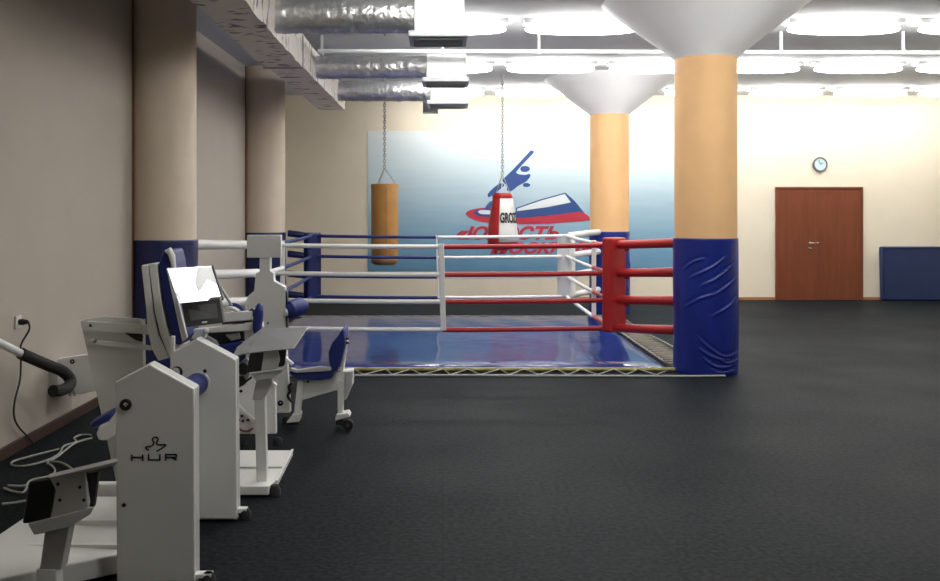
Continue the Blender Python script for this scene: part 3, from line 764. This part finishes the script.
# rear left panel with link arms
D = 5.15
prism([(80, 320), (104, 316), (141, 319), (143, 482), (116, 482)], D, .02, 'side_plate', M['white'], m2, label='large grey side plate')
MB().pix([(141, 320), (142.5, 320), (144, 482), (143, 482)], D+.0, .05).build('plate_lip', M['edge'], m2)
bar(at(87, 325.5, D-.03), at(150, 329.5, D-.03), .02, .052, 'link_arm', M['white'], m2); bar(at(90, 342, D-.03), at(152, 348, D-.03), .02, .026, 'link_arm', M['white'], m2)
disc(90.5, 325.5, D-.041, .008, .004, 'bolt', M['black'], m2); disc(95, 340, D-.041, .014, .006, 'bolt', M['chrome'], m2)
prism([(124, 333), (142, 334), (142, 342), (135, 340)], D-.02, .015, 'gusset', M['black'], m2)
rod(at(140, 337, D-.05), at(140, 337, D+.0), .016, 'pivot', M['black'], m2)
# backrest
D = 5.0
prism([(141, 266), (142.5, 265), (146.5, 265), (148, 266), (153, 312), (158, 335), (169, 358), (158, 361), (152, 350), (147, 330), (146, 310)], D, .36, 'backrest_frame', M['white'], m2, .006)
prism([(148.2, 267), (149.8, 266), (154, 312), (159, 335), (170, 357.5), (169, 358), (158, 335), (153, 312)], D+.012, .34, 'frame_gap', M['black'], m2, 0)
prism([(148.5, 265), (150, 263.5), (155.5, 263.5), (157, 266), (161, 300), (166, 325), (172, 345), (172, 360), (169, 358), (160, 335), (154.5, 312)], D, .36, 'backrest_frame', M['white'], m2, .006)
prism([(158, 266), (161, 254), (165, 249), (170, 250), (173, 262), (177, 290), (184, 338), (180, 346), (174, 344), (168, 325), (162, 300)], D+.0, .26, 'backrest', M['bluepad'], m2, .015)
MB().tube([at(166, 252, D-.004), at(169, 250, D-.004), at(172, 256, D-.004), at(174, 268, D-.004)], [.012, .018, .018, .012], 10).build('backrest_piping', M['white'], m2)
prism([(166, 268), (170, 268), (180, 310), (187, 338), (182, 342)], D-.08, .03, 'display_post', M['white'], m2)
# monitor + sheet
D = 4.72
MB().hull([at(181, 302.5, D), at(220, 299, D), at(223.5, 323, D-.03), at(186, 327.5, D-.03)],
          [at(181, 302.5, D)+Vector((0, .035, .012)), at(220, 299, D)+Vector((0, .035, .012)), at(223.5, 323, D-.03)+Vector((0, .035, .006)), at(186, 327.5, D-.03)+Vector((0, .035, .006))]).build('monitor', M['bezel'], m2, bevel=.004)
dd = D-.012
def q3(pts, off): return [at(*p)+Vector((0, off, 0)) for p in pts]
s4 = [(187.5, 305.8, D), (216, 303.2, D-.005), (218.2, 317.5, D-.022), (191, 320.5, D-.026)]
MB().hull(q3(s4, -.003), q3(s4, .002)).build('screen', M['screen'], m2)
s4 = [(202, 321.6, D-.03), (207, 321.1, D-.03), (207, 322.8, D-.032), (202, 323.3, D-.032)]
MB().hull(q3(s4, -.003), q3(s4, .004)).build('badge', M['edge'], m2)
SD = (4.69, 4.97, 4.81, 4.54)
s4 = [(167, 268.5, SD[0]), (212, 266, SD[1]), (222, 299, SD[2]), (179, 303, SD[3])]
SN = Vector((.63, -.33, .71)).normalized()
sh = MB().hull(q3(s4, 0), [p-SN*.004 for p in q3(s4, 0)]).build('instruction_sheet', M['sheet'], m2, label='shiny white laminated sheet')
SC = q3(s4, 0)
def spoly(uv, name, m_):
    P = [(SC[0]+(SC[1]-SC[0])*u)*(1-v)+(SC[3]+(SC[2]-SC[3])*u)*v for u, v in uv]
    MB().hull([p+SN*.0015 for p in P], [p+SN*.0002 for p in P]).build(name, m_, m2)
spoly([(.0, .72), (.45, .62), (.55, .96), (.06, .96)], 'printed_picture', M['photo'])
spoly([(.66, .02), (.97, .02), (.98, .55), (.80, .40), (.52, .75), (.5, .5)], 'printed_picture', M['silver'])
bar(at(212.5, 266, 4.97), at(222.8, 300, 4.81), .012, .012, 'sheet_clip', M['bezel'], m2)
bar(at(220, 286, 4.95), at(232, 306, 4.95), .014, .014, 'support_rod', M['silver'], m2)
# arms under the monitor
D = 5.2
prism([(222, 313.5), (231, 312), (252, 311), (252, 320), (222, 322.5)], D, .05, 'arm_cover', M['white'], m2)
prism([(222, 323), (252, 320.5), (252, 322), (222, 324.5)], D+.005, .04, 'arm_gap', M['black'], m2, 0)
prism([(187, 330), (262, 322.5), (263, 328), (246, 331), (206, 333), (203, 339), (190, 339)], D, .05, 'cross_arm', M['white'], m2)
MB().ball(at(206, 331, D-.02), .018, .018, .018).build('joint', M['edge'], m2)
prism([(208, 333), (244, 329), (244, 341), (222, 345), (206, 340)], D+.06, .03, 'mechanism', M['black'], m2, .003)
prism([(225, 335), (239, 333), (240, 339), (231, 341)], D+.03, .025, 'latch', M['silver'], m2)
prism([(245, 328), (262, 326), (258, 345), (250, 362), (246, 350)], D+.03, .03, 'upright_plate', M['white'], m2)
prism([(207, 336), (216, 341), (224, 358), (214, 356), (205, 344)], D+.02, .03, 'brace', M['whitesh'], m2)
MB().ball(at(258, 319, D-.02), .026, .035, .088, mtx=Matrix.Rotation(R(6), 3, 'Y'), p=.8).build('knee_pad', M['bluepad'], m2)
MB().tube(curve_pts([at(229, 308, D+.04), at(233, 304.5, D+.04), at(240, 307, D+.04), at(245, 313, D+.04)]), .010, 8).build('strap', M['bluepad'], m2)
MB().tube(curve_pts([at(226, 309, D+.01), at(231, 308, D+.01), at(238, 311.5, D+.01)]), .011, 8).build('strap', M['edge'], m2)
prism([(248, 311), (252, 308), (256, 311), (255, 317), (249, 316)], D+.01, .04, 'pad_pivot', M['black'], m2)
MB().hull([at(214, 346, D+.0), at(242, 341, D+.0), at(247, 346, D+.0), at(246, 358, D+.0), at(236, 366, D+.0), at(224, 360, D+.0)],
          [at(214, 344, D+.35), at(242, 339, D+.35), at(247, 343, D+.35), at(246, 354, D+.35), at(236, 361, D+.35), at(224, 356, D+.35)]).build('seat', M['bluepad'], m2, bevel=.015, seg=3)
MB().ball(at(245, 349, D-.01), .010, .02, .033).build('seat_cap', M['edge'], m2)
# lower linkage and chain wheel
prism([(236, 364), (247, 358), (252, 366), (246, 384), (236, 390)], D+.2, .03, 'linkage_plate', M['silver'], m2)
MB().lathe([(.012, 0), (.034, 0), (.034, .02), (.012, .02)], at(243, 369, D+.17), 'y', 20).build('pulley', M['black'], m2)
MB().lathe([(.010, 0), (.028, 0), (.028, .02), (.010, .02)], at(241, 381, D+.17), 'y', 20).build('pulley', M['black'], m2)
bar(at(236, 389, D+.16), at(252, 377, D+.16), .014, .012, 'link_rod', M['black'], m2)

# --- machine 3: display stand with floor tray, low tower behind
D = 4.9
m3 = thing('exercise_machine', (at(260, 490, D).x, D, 0), 'white display stand machine with silver document plate and tray-shaped foot', 'exercise machine')
zt = .035
m = MB()
a_ = [at(236, 493, 0+D)+Vector((0,0,0)), at(266, 491, D)]
y0, y1 = 4.92, 5.68
def fp(px, y): return (px-VX)/F*y
m.hull([Vector((fp(234, 4.92), 4.92, .012)), Vector((fp(268, 4.92), 4.92, .012)), Vector((fp(276, 5.02), 5.02, .012)), Vector((fp(293, 5.72), 5.72, .012)), Vector((fp(222, 5.72), 5.72, .012))],
       [Vector((fp(234, 4.92), 4.92, .06)), Vector((fp(268, 4.92), 4.92, .06)), Vector((fp(276, 5.02), 5.02, .06)), Vector((fp(293, 5.72), 5.72, .045)), Vector((fp(222, 5.72), 5.72, .045))])
m.build('base_tray', M['white'], m3, bevel=.005)
MB().box(fp(234, 5.3), fp(283, 5.3), 5.28, 5.30, .054, .062).build('tray_rib', M['whitesh'], m3)
bar((fp(277, 5.02), 5.0, .063), (fp(293, 5.72), 5.70, .052), .014, .012, 'tray_edge', M['edge'], m3)
foot(fp(276, 5.0), 4.96, m3, .032, .055)
px_ = fp(261.5, 5.0)
bar((px_, 5.03, .055), (px_-.012, 5.03, Z(397, 5.0)), .056, .05, 'display_post', M['white'], m3)
MB().hull([at(252, 400, 5.0), at(263, 400, 5.0), at(272, 384, 5.0), at(272, 376, 5.0), at(257, 376, 5.0)],
          [at(252, 400, 5.0)+Vector((0,.05,0)), at(263, 400, 5.0)+Vector((0,.05,0)), at(272, 384, 5.0)+Vector((0,.05,0)), at(272, 376, 5.0)+Vector((0,.05,0)), at(257, 376, 5.0)+Vector((0,.05,0))]).build('display_post', M['whitesh'], m3, bevel=.005)
for px in (251.5, 262): disc(px, 485, 4.985, .005, .004, 'bolt', M['black'], m3)
prism([(249, 372.5), (283, 368.5), (281, 373), (272, 379), (256, 381)], 4.93, .12, 'display_bracket', M['whitesh'], m3)
bar(at(249, 373.5, 4.92), at(283.5, 369, 4.92), .012, .010, 'bracket_lip', M['edge'], m3)
MB().hull([at(250, 353, 4.93), at(264, 352, 4.93), at(262, 372, 4.93), at(246, 373, 4.93)], [at(251, 353, 5.02), at(264, 352, 5.02), at(262, 371, 5.02), at(248, 372, 5.02)]).build('display_back', M['black'], m3, bevel=.005)
MB().hull([at(264, 351, 4.92), at(278, 350, 4.92), at(280, 360, 4.92), at(277, 370, 4.92), at(261, 372, 4.92)], [at(264, 351, 5.0), at(278, 350, 5.0), at(280, 360, 5.0), at(277, 369, 5.0), at(261, 371, 5.0)]).build('display_mount', M['whitesh'], m3, bevel=.004)
prism([(278, 350), (286, 349), (284, 366), (275, 371), (275, 368), (280, 360)], 5.01, .03, 'cable_cover', M['black'], m3)
pl = [at(262, 328, 5.18), at(308, 327, 5.18), at(294, 348, 4.86), at(246, 353, 4.86), at(232, 357, 4.86), at(237, 347, 4.98)]
MB().hull(pl, [p+Vector((0, .003, -.006)) for p in pl]).build('document_plate', M['silver'], m3, bevel=.002, label='tilted silver document plate')
# low tower behind
D = 6.0
prism([(236, 389), (258, 373), (268, 379), (275, 386), (276, 434), (236, 434)], D, .05, 'tower_cover', M['white'], m3)
foot(fp(277, D), D+.03, m3, .03, .05); foot(fp(240, D), D+.03, m3, .03, .05)
bar(at(268.5, 378.5, D-.01), at(276.5, 385.5, D-.01), .03, .014, 'edge_strip', M['edge'], m3)
bar(at(234, 402, D-.03), at(254, 420, D-.03), .02, .02, 'diagonal_rod', M['edge'], m3)
disc(241, 391, D, .010, .004, 'bolt', M['black'], m3)
for px, py in ((238, 412), (242, 416), (246, 413), (243, 421), (248, 420), (239, 420)): disc(px, py, D, .009, .003, 'cooling_hole', M['black'], m3)
MB().tube(curve_pts([at(236, 424, D-.01), at(241, 430, D-.01), at(248, 431, D-.01), at(253, 428, D-.01)]), .006, 6).build('hose', M['redline'], m3)

# --- machine 4: far tower with square head and seat
D = 6.62
m4 = thing('exercise_machine', (at(266, 400, D).x, D, 0), 'farthest white exercise machine, tall tower with square head and small blue seat facing it', 'exercise machine')
prism([(246.8, 235), (281, 235), (281, 257.7), (246.8, 257.7)], D-.02, .05, 'tower_head', M['white'], m4)
prism([(259.4, 257.7), (270, 257.7), (270, 271), (273.5, 273), (274, 281), (285, 287), (285.5, 335), (290, 413), (247, 413), (245, 340), (245, 303), (248, 296), (254, 291), (255.5, 273.5), (259.4, 272)], D, .07, 'tower_cover', M['white'], m4, .005)
MB().pix([(285.5, 290), (287, 292), (287.5, 335), (286, 335)], D+.01, .06).build('side_gap', M['black'], m4)
foot(fp(250, D), D+.03, m4); foot(fp(286, D), D+.03, m4)
c = at(295.5, 308, D)
MB().tube([at(287, 310, D+.0), at(289, 310, D), at(300, 306.5, D+.1), at(303.5, 306, D+.13)], [.045, .062, .066, .05], 22).build('arm_roller', M['bluepad'], m4)
MB().ball(at(286.5, 312, D-.03), .016, .02, .03).build('roller_cap', M['edge'], m4)
disc(280.5, 403, D, .020, .008, 'knob', M['black'], m4); disc(280.5, 403, D-.008, .007, .003, 'knob_cap', M['chrome'], m4)
disc(268, 323, D, .010, .006, 'lever', M['chrome'], m4)
MB().tube(curve_pts([at(293, 383, D-.01), at(289, 386, D-.01), at(290, 391, D-.01), at(288, 396, D-.01), at(292, 402, D-.01)], 5), .011, 8).build('guard_hook', M['black'], m4)
bar(at(284, 357, D-.02), at(293, 364.5, D-.02), .03, .022, 'edge_strip', M['edge'], m4)
# seat
D = 6.42; T = .28
prism([(338, 336), (342, 329), (344, 330), (345, 345), (341, 362), (337, 371), (331, 371), (328.5, 360), (328.5, 352), (332, 343)], D, T, 'backrest', M['bluepad'], m4, .012)
prism([(344.5, 341), (347.5, 342), (345, 360), (343, 372), (339.5, 372), (343, 355)], D+.08, .08, 'back_support', M['white'], m4)
for py in (338.5, 342.5): MB().ball(at(347.5, py, D+.08), .016, .02, .010).build('adjust_knob', M['black'], m4)
prism([(289, 371), (296, 373), (333, 371.5), (333, 377), (320, 380.5), (300, 379.5), (290, 375)], D, T, 'seat', M['bluepad'], m4, .010)
prism([(291, 368), (297, 370), (320, 366.5), (331, 367.5), (331, 371), (297, 373), (290, 371)], D-.02, .04, 'seat_rail', M['whitesh'], m4, .006)
prism([(299, 381), (332, 379), (333, 372), (353, 370), (352.5, 385), (346, 400), (343, 400), (343, 392), (336, 390.5), (300, 401)], D+.08, .10, 'seat_frame', M['white'], m4, .006)
prism([(345, 372), (353, 371), (352, 386), (345, 398)], D+.05, .02, 'frame_plate', M['whitesh'], m4)
disc(308, 381.5, D+.08, .009, .012, 'bolt', M['black'], m4); disc(302, 393, D+.08, .007, .012, 'bolt', M['black'], m4)
prism([(297.5, 381), (304, 381), (299.5, 417), (293.5, 417)], D+.06, .05, 'leg', M['white'], m4)
prism([(292, 415), (300, 414), (299, 422), (286, 423)], D+.02, .12, 'foot_plate', M['white'], m4)
prism([(287, 423), (298, 422), (297, 425.3), (287, 425.3)], D+.03, .10, 'rubber_foot', M['rubber'], m4)
prism([(337.5, 380), (343.5, 380), (343, 417), (337.5, 417)], D+.06, .05, 'leg', M['white'], m4)
prism([(336, 415), (348, 413), (350, 417), (335, 421)], D+.02, .12, 'foot_plate', M['white'], m4)
c = at(348, 421, D+.02)
MB().lathe([(.012, -.015), (.036, -.018), (.04, -.008), (.04, .008), (.036, .018), (.012, .015)], (c.x, c.y-.02, .041), 'y', 24).build('castor_wheel', M['rubber'], m4)
MB().lathe([(.014, -.025), (.014, .02)], (c.x, c.y-.02, .041), 'y', 14).build('castor_hub', M['chrome'], m4)
prism([(336, 421), (343, 420), (343, 425.3), (336, 425.3)], D+.03, .10, 'rubber_foot', M['rubber'], m4)

# --- wall-side machine with black bent handle
m5 = thing('exercise_machine', (-2.45, 6.3, 0), 'white box machine by the left wall with black foam-covered bent handle', 'exercise machine')
D = 6.35
prism([(57, 359), (75, 356), (93, 354), (104, 389), (82, 394), (57, 395)], D, .05, 'cover', M['edge'], m5, .006)
disc(72.5, 361.5, D, .016, .008, 'knob', M['black'], m5); disc(72.5, 361.5, D-.008, .006, .003, 'knob_cap', M['chrome'], m5)
MB().tube(curve_pts([at(70, 396, D-.02), at(71, 390, D-.02), at(74, 390, D-.02), at(75, 396, D-.02)], 4), .008, 8).build('cable_loop', M['silver'], m5)
MB().box(WL, X(60, D), D+.005, D+.045, Z(388, D), Z(364, D)).build('wall_bracket', M['whitesh'], m5)
MB().box(WL, X(94, D), D+.052, D+.40, Z(388, D), Z(366, D)).build('housing', M['whitesh'], m5, bevel=.005)
hp = curve_pts([at(-30, 328, 5.35), at(0, 343, 5.5), at(22, 354, 5.65)], 4)
MB().tube(hp, .024, 12).build('handle_tube', M['pipe'], m5)
hp = curve_pts([at(21, 353.5, 5.64), at(45, 364, 5.8), at(62, 371, 5.9), at(70, 379, 5.95), at(69, 386, 5.9), at(62, 390, 5.8), at(53, 391, 5.7)], 6)
MB().tube(hp, .036, 14).build('foam_grip', M['foam'], m5)
rod(at(69, 382, 5.95), at(70, 380, D), .018, 'handle_mount', M['silver'], m5)

# --- socket, plug and cord
sk = at(18, 322, 2.655*F/(VX-18)); sx = WL
so = thing('wall_socket', (WL, sk.y, sk.z), 'white wall socket with black plug low on the left wall', 'socket')
MB().box(WL, WL+.012, sk.y-.04, sk.y+.04, sk.z-.04, sk.z+.04).build('faceplate', M['plug'], so, bevel=.004)
pc = thing('power_cord', (WL, sk.y, 0), 'black power cord hanging from the wall socket to the floor', 'cord')
MB().lathe([(.018, 0), (.02, .02), (.014, .05), (.006, .06)], (WL+.013, sk.y, sk.z), 'x', 14).build('plug', M['black'], pc)
def wp(px, py, off=.03):
    d = (-WL-off)*F/(VX-px); return Vector((WL+off, d, EYE-(py-VY)/F*d))
cp = [Vector((WL+.07, sk.y, sk.z)), Vector((WL+.075, sk.y-.0, sk.z-.05)), wp(21, 345), wp(21, 360), wp(20, 380), wp(15, 400), wp(14, 415), wp(18, 426), wp(28, 437), wp(34, 445, .04)]
MB().tube(curve_pts(cp, 5), .006, 7).build('cable', M['black'], pc)
# --- floor cables
def fpnt(px, py, z=.008): d = (EYE-z)*F/(py-VY); return Vector(((px-VX)/F*d, d, z))
cabs = [([(91,435),(81,435),(74,438),(76,442),(64,446),(58.6,454),(45,461),(25,466),(12,465),(14,461),(32,456),(59,449)], 'white cable looping on the floor between wall and nearest machine'),
        ([(92,438),(81,441),(72,445),(57,457),(47,463),(51,465),(55,471),(49,476),(30,481),(24,492),(12,491),(4,488)], 'white cable curving down past the display arm of nearest machine'),
        ([(46,461.5),(59,462),(68,466),(74,471)], 'short white cable ending under the silver document plate at lower left'),
        ([(8,485.5),(23,486),(30,484)], 'short white cable on the floor at the left picture edge, upper one'),
        ([(2,504),(12,503),(22,501.5),(36,499)], 'white cable on the floor at the left picture edge, lowest one')]
for i, (pts, lab) in enumerate(cabs):
    z = .007+.0*i
    o = MB().tube(curve_pts([fpnt(x, y, z+.003*i) for x, y in pts], 5), .0065, 7).build('floor_cable', M['cord'])
    tag(o, lab, 'cable', 'white cables on the floor by the left wall')

# ================================================================== CAMERA / WORLD
cam = bpy.data.cameras.new('camera'); co = bpy.data.objects.new('camera', cam); COL.objects.link(co)
co.location = (0, 0, EYE); co.rotation_euler = (R(90), 0, 0)
cam.sensor_width = 36; cam.lens = 36; cam.clip_start = .05
cam.shift_x = 27/940; cam.shift_y = -79.5/940
scene.camera = co
w = bpy.data.worlds.new('world'); scene.world = w; w.use_nodes = True
w.node_tree.nodes['Background'].inputs[0].default_value = (.5, .55, .6, 1); w.node_tree.nodes['Background'].inputs[1].default_value = .3
vs = scene.view_settings; vs.view_transform = 'Standard'; vs.look = 'None'; vs.gamma = 1; vs.exposure = .45; vs.use_curve_mapping = False
